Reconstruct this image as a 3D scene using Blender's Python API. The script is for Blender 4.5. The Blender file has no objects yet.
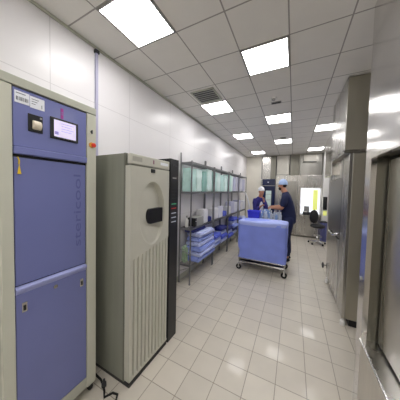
import bpy, bmesh, math, random
from mathutils import Vector, Matrix
R_ = math.radians
scn = bpy.context.scene
COL = scn.collection

# ---------------------------------------------------------------- camera
yaw, pitch, roll = .4643, .0391, .0231
cy_, sy_ = math.cos(yaw), math.sin(yaw)
fw = Vector((-sy_*math.cos(pitch), cy_*math.cos(pitch), -math.sin(pitch)))
rt = Vector((cy_, sy_, 0)); up = rt.cross(fw)
RR = rt*math.cos(roll)+up*math.sin(roll); UU = -rt*math.sin(roll)+up*math.cos(roll)
cd = bpy.data.cameras.new('camera'); cam = bpy.data.objects.new('camera', cd); COL.objects.link(cam)
M = Matrix((RR, UU, -fw)).transposed().to_4x4(); M.translation = Vector((0, 0, 1.6))
cam.matrix_world = M
cd.sensor_fit = 'HORIZONTAL'; cd.sensor_width = 36; cd.lens = 36*184.3/400
cd.shift_x = -.0025; cd.shift_y = -.00925; cd.clip_start = .02
scn.camera = cam
# ---------------------------------------------------------------- world, exposure
w = bpy.data.worlds.new('world'); scn.world = w; w.use_nodes = True
w.node_tree.nodes['Background'].inputs[0].default_value = (.9, .95, 1, 1)
w.node_tree.nodes['Background'].inputs[1].default_value = .3
scn.view_settings.view_transform = 'Standard'; scn.view_settings.look = 'None'
scn.view_settings.gamma = 1; scn.view_settings.exposure = 0.5
scn.view_settings.use_curve_mapping = False
LIGHT = 11.0      # strength of the ceiling diffusers

# ---------------------------------------------------------------- materials
def srgb(h):
    v = [int(h[i:i+2], 16)/255 for i in (0, 2, 4)]
    return tuple(((c+.055)/1.055)**2.4 if c > .04045 else c/12.92 for c in v)+(1,)
def mat(name, col, rough=.5, metal=0., var=.04, scale=8., bump=0., bscale=60., emit=0., coat=0., alpha=1., stretch=(1, 1, 1), rvar=0., trans=0.):
    m = bpy.data.materials.new(name); m.use_nodes = True
    nt = m.node_tree; N = nt.nodes; L = nt.links; b = N['Principled BSDF']
    c = srgb(col) if isinstance(col, str) else col
    tc = N.new('ShaderNodeTexCoord'); mp = N.new('ShaderNodeMapping'); mp.inputs['Scale'].default_value = stretch
    L.new(tc.outputs['Object'], mp.inputs[0])
    n = N.new('ShaderNodeTexNoise'); n.inputs['Scale'].default_value = scale; n.inputs['Detail'].default_value = 4
    L.new(mp.outputs[0], n.inputs[0])
    cr = N.new('ShaderNodeValToRGB')
    cr.color_ramp.elements[0].position = .3; cr.color_ramp.elements[1].position = .7
    cr.color_ramp.elements[0].color = tuple(max(0, x*(1-var)) for x in c[:3])+(1,)
    cr.color_ramp.elements[1].color = tuple(min(1, x*(1+var)) for x in c[:3])+(1,)
    L.new(n.outputs[0], cr.inputs[0]); L.new(cr.outputs[0], b.inputs['Base Color'])
    b.inputs['Roughness'].default_value = rough; b.inputs['Metallic'].default_value = metal
    if rvar:
        mr = N.new('ShaderNodeMapRange'); mr.inputs[3].default_value = max(0, rough-rvar); mr.inputs[4].default_value = rough+rvar
        L.new(n.outputs[0], mr.inputs[0]); L.new(mr.outputs[0], b.inputs['Roughness'])
    if coat: b.inputs['Coat Weight'].default_value = coat
    if alpha < 1: b.inputs['Alpha'].default_value = alpha
    if trans: b.inputs['Transmission Weight'].default_value = trans
    if emit:
        L.new(cr.outputs[0], b.inputs['Emission Color']); b.inputs['Emission Strength'].default_value = emit
    if bump:
        n2 = N.new('ShaderNodeTexNoise'); n2.inputs['Scale'].default_value = bscale; L.new(mp.outputs[0], n2.inputs[0])
        bp = N.new('ShaderNodeBump'); bp.inputs['Strength'].default_value = bump; bp.inputs['Distance'].default_value = .01
        L.new(n2.outputs[0], bp.inputs['Height']); L.new(bp.outputs[0], b.inputs['Normal'])
    return m
def grid_mat(name, col, line, ux, uy, ox, oy, lw, rough, axes='XY', var=.04, bump=.3, coat=0., alt=0., spec=.5):
    """tiles of ux by uy with joints of width lw; procedural, laid out in the object's own coordinates"""
    m = bpy.data.materials.new(name); m.use_nodes = True
    nt = m.node_tree; N = nt.nodes; L = nt.links; b = N['Principled BSDF']
    tc = N.new('ShaderNodeTexCoord'); sp = N.new('ShaderNodeSeparateXYZ'); L.new(tc.outputs['Object'], sp.inputs[0])
    def mth(op, a, bb=None):
        q = N.new('ShaderNodeMath'); q.operation = op
        for i, v in enumerate((a, bb)):
            if v is None: continue
            if isinstance(v, (int, float)): q.inputs[i].default_value = v
            else: L.new(v, q.inputs[i])
        return q.outputs[0]
    ms = []; ids = []
    for ax, u_, o_ in ((axes[0], ux, ox), (axes[1], uy, oy)):
        t = mth('DIVIDE', mth('SUBTRACT', sp.outputs[ax], o_), u_)
        fr = mth('FRACT', t); d = mth('ABSOLUTE', mth('SUBTRACT', fr, .5))
        ms.append(mth('GREATER_THAN', d, .5-lw/u_/2)); ids.append(mth('FLOOR', t))
    line_m = mth('MAXIMUM', ms[0], ms[1])
    cb = N.new('ShaderNodeCombineXYZ'); L.new(ids[0], cb.inputs[0]); L.new(ids[1], cb.inputs[1])
    wn = N.new('ShaderNodeTexWhiteNoise'); L.new(cb.outputs[0], wn.inputs[0])
    n = N.new('ShaderNodeTexNoise'); n.inputs['Scale'].default_value = 5; n.inputs['Detail'].default_value = 5
    L.new(tc.outputs['Object'], n.inputs[0])
    s = mth('ADD', mth('MULTIPLY', n.outputs[0], 1-alt), mth('MULTIPLY', wn.outputs[0], alt))
    c = srgb(col); cr = N.new('ShaderNodeValToRGB')
    cr.color_ramp.elements[0].position = .3; cr.color_ramp.elements[1].position = .7
    cr.color_ramp.elements[0].color = tuple(x*(1-var) for x in c[:3])+(1,)
    cr.color_ramp.elements[1].color = tuple(min(1, x*(1+var)) for x in c[:3])+(1,)
    L.new(s, cr.inputs[0])
    mx = N.new('ShaderNodeMix'); mx.data_type = 'RGBA'
    L.new(line_m, mx.inputs[0]); L.new(cr.outputs[0], mx.inputs[6]); mx.inputs[7].default_value = srgb(line)
    L.new(mx.outputs[2], b.inputs['Base Color'])
    b.inputs['Roughness'].default_value = rough; b.inputs['Coat Weight'].default_value = coat
    b.inputs['Specular IOR Level'].default_value = spec
    bp = N.new('ShaderNodeBump'); bp.inputs['Strength'].default_value = bump; bp.inputs['Distance'].default_value = .003
    L.new(mth('SUBTRACT', 1., line_m), bp.inputs['Height']); L.new(bp.outputs[0], b.inputs['Normal'])
    return m

TS = .4277                       # ceiling module
m_floor = grid_mat('floor_tiles', 'd3ccbf', '9d9486', .2286, .2286, -.5321, 1.8278, .006, .32, var=.05, coat=.15, alt=.35)
m_ceil = grid_mat('ceiling_tiles', 'e6e3dd', 'a09c97', TS, TS, -1.364, .904, .011, .7, var=.02, bump=.6)
m_wall = grid_mat('white_wall_panels', 'e9e7e9', 'd3d1d3', .78, .62, .0, .54, .006, .36, axes='YZ', var=.01, bump=.2, coat=.1)
m_wallb = grid_mat('cream_wall', 'e6e2d6', 'd2cec2', .9, 1.1, -2.03, .4, .005, .5, axes='XZ', var=.02, bump=.2)
m_steel = mat('brushed_steel', 'c6c4c0', .27, 1., var=.05, scale=1.2, stretch=(3, 3, .4), rvar=.05)
m_steel_pol = mat('polished_steel', 'dad8d6', .17, 1., var=.06, scale=2.5, stretch=(1.5, 1.5, 3), rvar=.06, bump=.35, bscale=1.4)
m_steel_dk = mat('dull_olive_steel', '85837a', .33, .9, var=.08, scale=2, stretch=(6, 6, .6), rvar=.05)
m_steel_mid = mat('grey_steel', 'a9a7a1', .3, 1., var=.06, scale=1.5, stretch=(4, 4, .4), rvar=.05)
m_steel_warm = mat('warm_satin_steel', 'b0ac9e', .38, .75, var=.06, scale=2, stretch=(5, 5, .6))
m_chrome = mat('chrome', 'cfcfd0', .15, 1., var=.02)
m_wire = mat('wire_shelf_metal', '8c8d90', .4, .85, var=.1)
m_blue = mat('blue_lacquer', '747bb2', .36, 0., var=.03, scale=3, coat=.15)
m_blue_lt = mat('blue_edge_lacquer', 'a3a9dc', .35, 0., var=.03)
m_blue_dk = mat('dark_blue_lacquer', '5f659e', .4, 0., var=.04)
m_cream = mat('cream_enamel', 'cbccbd', .4, 0., var=.03, scale=4)
m_cream2 = mat('cream_grey_enamel', 'b9bbad', .42, 0., var=.03, scale=4)
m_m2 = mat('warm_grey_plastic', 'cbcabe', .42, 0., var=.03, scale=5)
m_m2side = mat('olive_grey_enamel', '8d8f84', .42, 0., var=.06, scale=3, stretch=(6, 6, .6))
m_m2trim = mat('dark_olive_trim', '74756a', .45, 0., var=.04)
m_black = mat('black_plastic', '16171b', .4, 0., var=.1)
m_rubber = mat('black_rubber', '1a1a1a', .7, 0., var=.1)
m_white = mat('white_plastic', 'ecebe8', .4, 0., var=.02)
m_grey = mat('grey_plastic', '9b9b98', .45, 0., var=.04)
m_dkgrey = mat('dark_grey_metal', '3c3e42', .45, .4, var=.06)
m_diff = mat('lit_diffuser', (1, .98, .97, 1), .5, emit=LIGHT, var=0)
m_paper = mat('white_paper', 'eceff5', .6, 0., var=.02)
m_ink = mat('grey_ink', '70747c', .6)
m_pink = mat('magenta_mark', 'a03a90', .5)
m_red = mat('red_button', 'd5341c', .3, coat=.4)
m_yel = mat('yellow_plate', 'e6c52c', .45)
m_screen = mat('screen_lit', 'dcd4f2', .2, emit=.3, var=.06, scale=20)
m_screen2 = mat('screen_panel_lit', '8f86c4', .2, emit=.35, var=.04)
m_green_led = mat('green_led', '3f9e70', .3, emit=.5)
m_red_led = mat('red_led', 'a83028', .3, emit=.5)
m_white_led = mat('white_led', 'b8bcc8', .3, emit=.3)
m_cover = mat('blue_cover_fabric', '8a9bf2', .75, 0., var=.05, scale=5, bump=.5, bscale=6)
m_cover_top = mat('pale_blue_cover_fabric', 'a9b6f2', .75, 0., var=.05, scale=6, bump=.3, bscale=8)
m_bin = mat('cobalt_bin_plastic', '4448f0', .35, 0., var=.05)
m_navy = mat('navy_cotton', '161f46', .85, 0., var=.15, scale=10, bump=.4, bscale=18)
m_purple = mat('violet_blue_cotton', '2f2a78', .85, 0., var=.15, scale=10, bump=.4, bscale=18)
m_skin = mat('skin', 'b98468', .5, 0., var=.05)
m_hair = mat('dark_hair', '1c1512', .7, 0., var=.2, scale=40)
m_capblue = mat('pale_blue_cap', 'a9c0e6', .8, 0., var=.06, scale=20, bump=.4, bscale=30)
m_capwhite = mat('white_cap', 'ebecf0', .8, 0., var=.04, scale=20, bump=.4, bscale=30)
m_apron = mat('white_apron', 'dfe3ee', .8, 0., var=.04)
m_shoe = mat('dark_shoe', '20222a', .6)
m_tube = mat('lilac_conduit', 'b6b4cf', .4)
m_glass = mat('window_glass_lit', 'eef3fb', .15, emit=.75, var=.02)
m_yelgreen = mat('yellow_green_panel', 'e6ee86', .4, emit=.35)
m_oven = mat('night_blue_panel', '20284a', .25, 0., var=.1, coat=.3)
m_plasticbag = mat('clear_bag', 'dfe8f8', .25, 0., var=.05, alpha=.65)
m_plasticblue = mat('clear_blue_bag', '9ebcf0', .25, 0., var=.08, alpha=.8)
m_hose = mat('white_hose', 'dfe0e4', .4)
m_orange = mat('orange_ring', 'dfa23a', .4)
def wrapmat(name, col, var=.06, rough=.35): return mat(name, col, rough, 0., var=var, scale=9, bump=.5, bscale=10)
m_mint = wrapmat('mint_film_wrap', 'c4e6e0'); m_mint2 = wrapmat('pale_mint_film_wrap', 'dcf2ee'); m_teal = wrapmat('teal_film_wrap', '8db8b2')
m_lav = wrapmat('lavender_film_wrap', 'c3c4de'); m_lav2 = wrapmat('pale_lavender_wrap', 'dadbe8')
m_pblue = wrapmat('cornflower_wrap', '9fb0f2', rough=.7); m_pblue2 = wrapmat('pale_blue_wrap', 'c6cff6', rough=.7)
m_pblue3 = wrapmat('cobalt_wrap', '5c6bd6', rough=.7); m_pdk = wrapmat('indigo_wrap', '2c3480', rough=.7)
m_pwhite = wrapmat('white_carton', 'e2e2e6', .03, .5); m_pgreen = wrapmat('pale_green_bag', 'b4cbb0')

# ---------------------------------------------------------------- mesh helpers
def bx(bm, x0, x1, y0, y1, z0, z1):
    vs = [bm.verts.new((x, y, z)) for z in (z0, z1) for x, y in ((x0, y0), (x1, y0), (x1, y1), (x0, y1))]
    for f in ((3, 2, 1, 0), (4, 5, 6, 7), (0, 1, 5, 4), (1, 2, 6, 5), (2, 3, 7, 6), (3, 0, 4, 7)):
        bm.faces.new([vs[i] for i in f])
def ring(c, d, r, n, ref=None):
    d = d.normalized(); a = Vector((0, 0, 1)) if abs(d.z) < .9 else Vector((1, 0, 0))
    u = d.cross(a).normalized(); v = d.cross(u)
    return [c+u*(r*math.cos(2*math.pi*i/n))+v*(r*math.sin(2*math.pi*i/n)) for i in range(n)]
def tube(bm, pts, r, n=10, cap=True):
    pts = [Vector(p) for p in pts]; rs = r if isinstance(r, (list, tuple)) else [r]*len(pts)
    prev = None; first = None; u = None
    for i, p in enumerate(pts):
        d = (pts[min(i+1, len(pts)-1)]-pts[max(i-1, 0)]).normalized()
        if u is None:
            a = Vector((0, 0, 1)) if abs(d.z) < .9 else Vector((1, 0, 0)); u = d.cross(a).normalized()
        else: u = (u-d*u.dot(d)).normalized()
        v = d.cross(u)
        rg = [bm.verts.new(p+u*(rs[i]*math.cos(2*math.pi*k/n))+v*(rs[i]*math.sin(2*math.pi*k/n))) for k in range(n)]
        if prev:
            for k in range(n): bm.faces.new((prev[k], prev[(k+1) % n], rg[(k+1) % n], rg[k]))
        else: first = rg
        prev = rg
    if cap:
        bm.faces.new(list(reversed(first))); bm.faces.new(prev)
def lathe(bm, prof, c=(0, 0, 0), n=20, axis='Z'):
    c = Vector(c); prev = None
    for r, z in prof:
        rg = []
        for k in range(n):
            a = 2*math.pi*k/n; x, y = r*math.cos(a), r*math.sin(a)
            p = Vector((x, y, z)) if axis == 'Z' else (Vector((z, x, y)) if axis == 'X' else Vector((x, z, y)))
            rg.append(bm.verts.new(c+p))
        if prev:
            for k in range(n): bm.faces.new((prev[k], prev[(k+1) % n], rg[(k+1) % n], rg[k]))
        else: bm.faces.new(list(reversed(rg)))
        prev = rg
    bm.faces.new(prev)
def part(name, fn, m, parent=None, bevel=0., smooth=False, seg=2):
    bm = bmesh.new(); fn(bm)
    bmesh.ops.recalc_face_normals(bm, faces=bm.faces)
    if bevel:
        ed = [e for e in bm.edges if len(e.link_faces) == 2 and e.calc_face_angle(0) > .6]
        bmesh.ops.bevel(bm, geom=ed, offset=bevel, segments=seg, affect='EDGES', profile=.5, clamp_overlap=True)
    me = bpy.data.meshes.new(name); bm.to_mesh(me); bm.free(); me.materials.append(m)
    if smooth:
        for p in me.polygons: p.use_smooth = True
    o = bpy.data.objects.new(name, me); COL.objects.link(o)
    if parent: o.parent = parent
    return o
def box(name, b, m, parent=None, bevel=0.):
    return part(name, lambda bm: bx(bm, *b), m, parent, bevel)
def tag(o, label=None, cat=None, group=None, kind=None):
    if label: o['label'] = label
    if cat: o['category'] = cat
    if group: o['group'] = group
    if kind: o['kind'] = kind
    return o
def thing(name, label, cat, loc=(0, 0, 0), rz=0, group=None):
    o = bpy.data.objects.new(name, None); COL.objects.link(o); o.empty_display_size = .1
    o.location = loc; o.rotation_euler = (0, 0, rz); return tag(o, label, cat, group)
def struct(name, fn, m, **k):
    o = part(name, fn, m, **k); o['kind'] = 'structure'; return o
def dup(root, loc, rz, label, group=None, s=None):
    r = root.copy(); COL.objects.link(r); r.location = loc; r.rotation_euler = (0, 0, rz); r['label'] = label
    if group: r['group'] = group
    if s: r.scale = s
    for ch in list(root.children):
        c = ch.copy(); COL.objects.link(c); c.parent = r
        for g in list(ch.children):
            d = g.copy(); COL.objects.link(d); d.parent = c
    return r
def text_part(name, body, size, m, parent, mat4, ext=.0008):
    cu = bpy.data.curves.new(name, 'FONT'); cu.body = body; cu.size = size; cu.extrude = ext
    cu.align_x = 'CENTER'; cu.align_y = 'CENTER'
    t = bpy.data.objects.new(name, cu); COL.objects.link(t)
    dg = bpy.context.evaluated_depsgraph_get(); dg.update()
    me = bpy.data.meshes.new_from_object(t.evaluated_get(dg)); bpy.data.objects.remove(t)
    me.transform(mat4); me.materials.clear(); me.materials.append(m); me.name = name
    o = bpy.data.objects.new(name, me); COL.objects.link(o); o.parent = parent; return o

# ---------------------------------------------------------------- room shell
ZC = 2.92; XL = -1.73; XR = 1.25; YB = 7.5; YF = -1.8
struct('floor', lambda b: bx(b, XL-.1, XR+.1, YF-.1, YB+.1, -.1, 0), m_floor)
struct('ceiling', lambda b: bx(b, XL-.1, XR+.1, YF-.1, YB+.1, ZC, ZC+.1), m_ceil)
struct('wall_left', lambda b: bx(b, XL-.1, XL, YF, YB, 0, ZC), m_wall)
struct('wall_right', lambda b: bx(b, XR, XR+.1, YF, YB, 0, ZC), m_wall)
struct('wall_back', lambda b: bx(b, XL, XR, YB, YB+.1, 0, ZC), m_wallb)
struct('wall_front', lambda b: bx(b, XL, XR, YF-.1, YF, 0, ZC), m_wallb)
struct('baseboard_left', lambda b: bx(b, XL, XL+.012, YF, YB, 0, .09), m_cream2, bevel=.003)
struct('trim_1', lambda b: bx(b, XL, XL+.018, YF, YB, ZC-.018, ZC), m_cream2)
struct('trim_2', lambda b: bx(b, XL, XR, YB-.018, YB, ZC-.018, ZC), m_cream2)

# ---------------------------------------------------------------- ceiling lights
def make_light():
    t = thing('ceiling_light', 'x', 'light')
    h = TS/2-.004
    def fr(b):
        for s in (-1, 1):
            bx(b, -h, h, s*h-(.014 if s > 0 else 0), s*h+(0 if s > 0 else .014), -.008, .0)
            bx(b, s*h-(.014 if s > 0 else 0), s*h+(0 if s > 0 else .014), -h, h, -.008, .0)
    part('frame', fr, m_grey, t)
    box('diffuser', (-h+.012, h-.012, -h+.012, h-.012, -.006, -.002), m_diff, t)
    return t
def cell(i, j): return (-1.364+TS*(i+.5), .904+TS*(j+.5), ZC)
L0 = make_light()
spots = [(0, 0, 'square ceiling light panel nearest the camera, above the blue cabinet'),
 (2, 2, 'square ceiling light panel in the middle row, nearest of that row'),
 (0, 4, 'square ceiling light panel beside the air vent, second in the left row'),
 (0, 8, 'square ceiling light panel third in the left row, above the long shelving'),
 (0, 13, 'square ceiling light panel farthest in the left row, near the cream back wall'),
 (2, 6, 'square ceiling light panel second in the middle row, beyond the round smoke detector'),
 (2, 10, 'square ceiling light panel farthest in the middle row, above the worktable'),
 (4, 8, 'square ceiling light panel in the right row, beside the tall steel cabinet'),
 (4, 13, 'square ceiling light panel farthest in the right row, before the steel back wall')]
hidden = [(2, -2), (0, -4), (2, -6), (4, -4)]
first = True
for i, j, lab in spots:
    if first: L0.location = cell(i, j); L0['label'] = lab; L0['group'] = 'ceiling light panels'; first = False
    else: dup(L0, cell(i, j), 0, lab, 'ceiling light panels')
for n_, (i, j) in enumerate(hidden):
    dup(L0, cell(i, j), 0, ['square ceiling light panel overhead just behind the camera', 'square ceiling light panel at the left far behind the camera',
     'square ceiling light panel in the middle far behind the camera', 'square ceiling light panel at the right far behind the camera'][n_], 'ceiling light panels')

# vent
v = thing('ceiling_vent', 'square louvred air vent in the ceiling beside a light panel', 'vent', cell(0, 3))
h = .17
def vf(b):
    for s in (0, 1):
        bx(b, -h, h, (-h, h-.02)[s], (-h+.02, h)[s], -.012, 0); bx(b, (-h, h-.02)[s], (-h+.02, h)[s], -h, h, -.012, 0)
part('frame', vf, m_cream2, v, bevel=.002)
box('duct_opening', (-h+.02, h-.02, -h+.02, h-.02, -.003, 0), m_dkgrey, v)
for k in range(6):
    y = -h+.045+k*.05
    part('slat', lambda b: [b.verts.ensure_lookup_table(), bx(b, -h+.02, h-.02, y, y+.02, -.011, -.007)], m_grey, v)
# smoke detector
s_ = thing('smoke_detector', 'small round white smoke detector on the ceiling', 'smoke detector', (-.306, 2.85, ZC))
part('base', lambda b: lathe(b, [(.04, -.012), (.045, -.004), (.045, 0)]), m_white, s_, smooth=False)
part('sensor_head', lambda b: lathe(b, [(.012, -.035), (.022, -.03), (.026, -.012)]), m_grey, s_)
for yy, lab in ((3.0, 'small slotted grille on the ceiling just beyond the smoke detector'), (5.02, 'small slotted grille on the ceiling before the far middle light')):
    g = thing('ceiling_grille', lab, 'grille', (-.28, yy, ZC)); box('grille_plate', (-.07, .07, -.035, .035, -.008, 0), m_grey, g, .002)
    for q in range(3): box('slot', (-.06, .06, -.024+q*.018, -.014+q*.018, -.0095, -.0079), m_rubber, g)

# conduit on left wall behind blue cabinet
c_ = thing('wall_conduit', 'lilac vertical conduit running down the white wall behind the blue cabinet', 'conduit', (XL, 1.15, 0))
box('channel', (0, .022, -.012, .012, .1, ZC-.02), m_tube, c_, .003)
box('top_clip', (0, .03, -.02, .02, ZC-.06, ZC-.03), m_dkgrey, c_, .002)

# ---------------------------------------------------------------- blue sterilizer (left)
X = -1.344
t = thing('blue_sterilizer', 'tall blue sterilizer cabinet in a cream frame with touch screen', 'sterilizer', (X, .64, 0))
Y0, Y1 = .382-.64, .897-.64; PY0, PY1 = .433-.64, .829-.64; ZT = 2.18; PT = 2.128
box('casing', (XL+.03-X, -.03, Y0, Y1, .07, ZT), m_cream2, t, .004)
def frm(b):
    bx(b, -.03, 0, Y0, PY0, .07, PT); bx(b, -.03, 0, PY1, Y1, .07, PT)
part('side_frame', frm, m_cream, t, bevel=.003)
box('top_frame', (-.03, .002, Y0, Y1, PT+.003, ZT), m_cream2, t, .004)
box('kick_plate', (-.03, -.006, PY0, PY1, .07, .15), m_cream2, t, .002)
cp = box('control_panel', (-.03, -.004, PY0+.004, PY1-.004, 1.812, PT-.006), m_blue, t, .002)
box('panel_ledge', (-.03, .008, PY0+.003, PY1-.003, 1.768, 1.810), m_blue, t, .006)
box('gap_seal', (-.03, -.018, PY0, PY1, .15, PT), m_black, t)
ud = box('upper_door', (-.026, -.010, PY0+.006, PY1-.006, 1.035, 1.752), m_blue, t, .003)
text_part('logo_lettering', 'stericool', .145, m_blue_dk, ud,
    Matrix.Translation((-.0098, .768-.64, 1.43)) @ Matrix(((0, 0, 1, 0), (0, -1, 0, 0), (1, 0, 0, 0), (0, 0, 0, 1))) @ Matrix.Scale(.42, 4, (0, 1, 0)) if False else
    Matrix.Translation((-.0098, .768-.64, 1.43)) @ Matrix(((0, 0, 1, 0), (0, -.46, 0, 0), (1, 0, 0, 0), (0, 0, 0, 1))))
def lip(b):
    vs = [(-.026, 1.034), (.004, 1.018), (.004, 1.008), (-.008, .985), (-.026, .985)]
    a = [b.verts.new((x, PY0+.004, z)) for x, z in vs]; c = [b.verts.new((x, PY1-.004, z)) for x, z in vs]
    for i in range(5): b.faces.new((a[i], a[(i+1) % 5], c[(i+1) % 5], c[i]))
    b.faces.new(a); b.faces.new(list(reversed(c)))
ld = box('lower_door', (-.026, -.006, PY0+.004, PY1-.004, .155, .984), m_blue, t, .003)
part('door_lip', lip, m_blue_lt, ld)
for yy in (.474, .791):
    lt = box('latch', (-.006, -.002, yy-.64-.012, yy-.64+.012, .875, .932), m_chrome, ld, .002)
    box('latch_slot', (-.002, -.0005, yy-.64-.006, yy-.64+.006, .885, .915), m_black, lt)
part('badge', lambda b: lathe(b, [(.012, .0), (.012, .003)], (-.006, .628-.64, .95), axis='X'), m_chrome, ld)
# paper labels, printer, screen, mark
def lab_(y0, y1, z0, z1, parent):
    a = box('paper_label', (-.004, -.0025, y0-.64, y1-.64, z0, z1), m_paper, parent); return a
a = lab_(.444, .507, 2.045, 2.108, cp)
for q in range(9):
    yq = .450+q*.006
    box('barcode_bar', (-.0026, -.002, yq-.64, yq-.64+(.003 if q % 3 else .0045), 2.058, 2.078), m_ink, a)
box('printed_line', (-.0026, -.002, .450-.64, .49-.64, 2.094, 2.098), m_ink, a)
a = lab_(.509, .577, 2.040, 2.104, cp)
for q in range(3): box('printed_line', (-.0026, -.002, .516-.64, (.55-q*.008)-.64, 2.088-q*.013, 2.091-q*.013), m_ink, a)
box('arrow_mark', (-.0026, -.002, .562-.64, .565-.64, 2.05, 2.07), m_ink, a)
pr = box('label_printer', (-.004, .002, .498-.64, .567-.64, 1.905, 2.004), m_black, cp, .004)
part('paper_roll', lambda b: lathe(b, [(.022, -.02), (.026, -.018), (.026, .018), (.022, .02)], (-.004, .537-.64, 1.945), axis='Y'), mat('roll_paper', 'e4d9c4', .6), pr, smooth=False)
box('feed_button', (.002, .004, .552-.64, .562-.64, 1.985, 1.995), m_grey, pr)
sc = box('touch_screen', (-.004, .004, .603-.64, .767-.64, 1.893, 2.025), m_black, cp, .005)
box('display', (.0039, .0048, .622-.64, .750-.64, 1.908, 2.012), m_screen, sc)
box('display_tile', (.0048, .0052, .626-.64, .646-.64, 1.922, 1.940), m_screen2, sc)
for q in range(4): box('display_text', (.0048, .0052, .662-.64, (.735-.012*(q % 2))-.64, 1.995-q*.016, 1.997-q*.016), m_screen2, sc)
mk = box('magenta_mark', (-.004, -.002, .663-.64, .678-.64, 2.03, 2.095), m_pink, cp)
text_part('mark_letter', 'S', .03, m_blue, mk, Matrix.Translation((-.0018, .6705-.64, 2.062)) @ Matrix(((0, 0, 1, 0), (1, 0, 0, 0), (0, 1, 0, 0), (0, 0, 0, 1))), .0004)
# key, emergency button
k_ = part('key_switch', lambda b: lathe(b, [(.009, 0), (.009, .004)], (0, .860-.64, 2.0), axis='X'), m_chrome, t)
box('key', (.004, .014, .857-.64, .863-.64, 1.985, 2.012), m_black, k_, .001)
eb = part('emergency_stop', lambda b: lathe(b, [(.020, 0), (.020, .004)], (0, .862-.64, 1.905), axis='X'), m_orange, t)
part('stop_button', lambda b: lathe(b, [(.008, .004), (.009, .014), (.016, .016), (.016, .024), (.011, .029)], (0, .866-.64, 1.903), n=16, axis='X'), m_red, eb, smooth=False)
# hanging yellow plate
yt = part('warning_tag', lambda b: [b.faces.new([b.verts.new(p) for p in q]) for q in
    ([(-.002, .450-.64, 1.66), (-.002, .467-.64, 1.66), (-.002, .4585-.64, 1.715)], [(.0, .450-.64, 1.66), (.0, .4585-.64, 1.715), (.0, .467-.64, 1.66)])], m_yel, t)
part('tag_hook', lambda b: tube(b, [(-.004, .4585-.64, 1.712), (.0, .4585-.64, 1.735), (.0, .452-.64, 1.752)], .0035, 6), m_yel, t)
for yy in (.41, .87):
    ca = part('caster', lambda b: lathe(b, [(.0, -.012), (.028, -.012), (.032, -.006), (.032, .006), (.028, .012), (0, .012)], (-.04, yy-.64, .032), n=16, axis='Y'), m_rubber, t)
    box('caster_bracket', (-.06, -.02, yy-.64-.016, yy-.64+.016, .055, .072), m_grey, ca)
tag(part('power_cable', lambda b: tube(b, [(-1.42, .93, .06), (-1.36, .95, .012), (-1.30, .93, .010), (-1.26, .91, .01), (-1.22, .88, .01), (-1.19, .93, .01), (-1.15, .94, .009), (-1.12, .90, .009), (-1.16, .84, .009)], .008, 8), m_rubber, smooth=True),
    'black power cable curling on the floor between the two sterilizer cabinets', 'cable')
tag(part('floor_plug', lambda b: (lathe(b, [(.018, 0), (.018, .03), (.008, .045), (.008, .06)], (-1.30, .935, 0), n=12)), m_dkgrey), 'small dark plug standing on the floor beside the blue cabinet', 'plug')

# ---------------------------------------------------------------- grey sterilizer (second)
X2 = -1.107; yb = 1.24
t = thing('grey_sterilizer', 'warm grey sterilizer cabinet with round door recess and fluted front', 'sterilizer', (X2, yb, 0))
A0, A1 = 1.012-yb, 1.50-yb
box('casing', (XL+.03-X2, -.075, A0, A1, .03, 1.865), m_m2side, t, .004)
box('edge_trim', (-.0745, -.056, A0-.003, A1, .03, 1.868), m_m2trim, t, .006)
hd = box('header_panel', (-.0345, .0, A0-.002, A1, 1.782, 1.862), m_m2, t, .006)
box('header_line', (-.03, -.006, A0, A1, 1.772, 1.783), m_m2trim, t)
box('printed_plate', (.0, .001, 1.03-yb, 1.13-yb, 1.806, 1.842), mat('faint_print', 'aeada2', .5), hd)
box('magenta_mark', (.0, .001, 1.262-yb, 1.275-yb, 1.808, 1.842), mat('plum_mark', '8a4a6a', .5), hd)
box('white_sticker', (.0, .001, 1.36-yb, 1.475-yb, 1.812, 1.838), m_paper, hd)
# sculpted door front
def front(b):
    ny, nz = 170, 240; z0, z1 = .045, 1.770; ya, ybb = A0+.002, A1-.002
    ec, er, ez, erz = 1.268-yb, .165, 1.375, .28
    vs = []
    for j in range(nz+1):
        row = []
        z = z0+(z1-z0)*j/nz
        for i in range(ny+1):
            y = ya+(ybb-ya)*i/ny; d = 0.
            e = math.hypot((y-ec)/er, (z-ez)/erz)
            k = min(1, max(0, (1-e)/.07)); k = k*k*(3-2*k)
            d -= k*(.006+.042*min(1, max(0, .45+.50*(y-ec)/er+.35*(z-ez)/erz)))
            ztop = 1.075+.05*((y-(ec))/.25)
            if z < ztop and y > ya+.03:
                ph = ((y-ya-.02)/.0445) % 1.
                g = math.exp(-((ph-.5)/.12)**2)
                fade = min(1, (ztop-z)/.03)*min(1, max(0, (z-.06)/.03))
                d -= .034*g*fade
            row.append(b.verts.new((d-.001, y, z)))
        vs.append(row)
    for j in range(nz):
        for i in range(ny): b.faces.new((vs[j][i], vs[j][i+1], vs[j+1][i+1], vs[j+1][i]))
    # returns around the sheet give it thickness
    for rowa, rev in ((vs[0], 0), (vs[-1], 1)):
        bk = [b.verts.new((-.058, q.co.y, q.co.z)) for q in rowa]
        for i in range(ny): b.faces.new((rowa[i], bk[i], bk[i+1], rowa[i+1]))
    for c in (0, ny):
        bk = [b.verts.new((-.058, vs[j][c].co.y, vs[j][c].co.z)) for j in range(nz+1)]
        for j in range(nz): b.faces.new((vs[j][c], vs[j+1][c], bk[j+1], bk[j]))
fd = part('front_door', front, m_m2, t, smooth=False)
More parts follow.
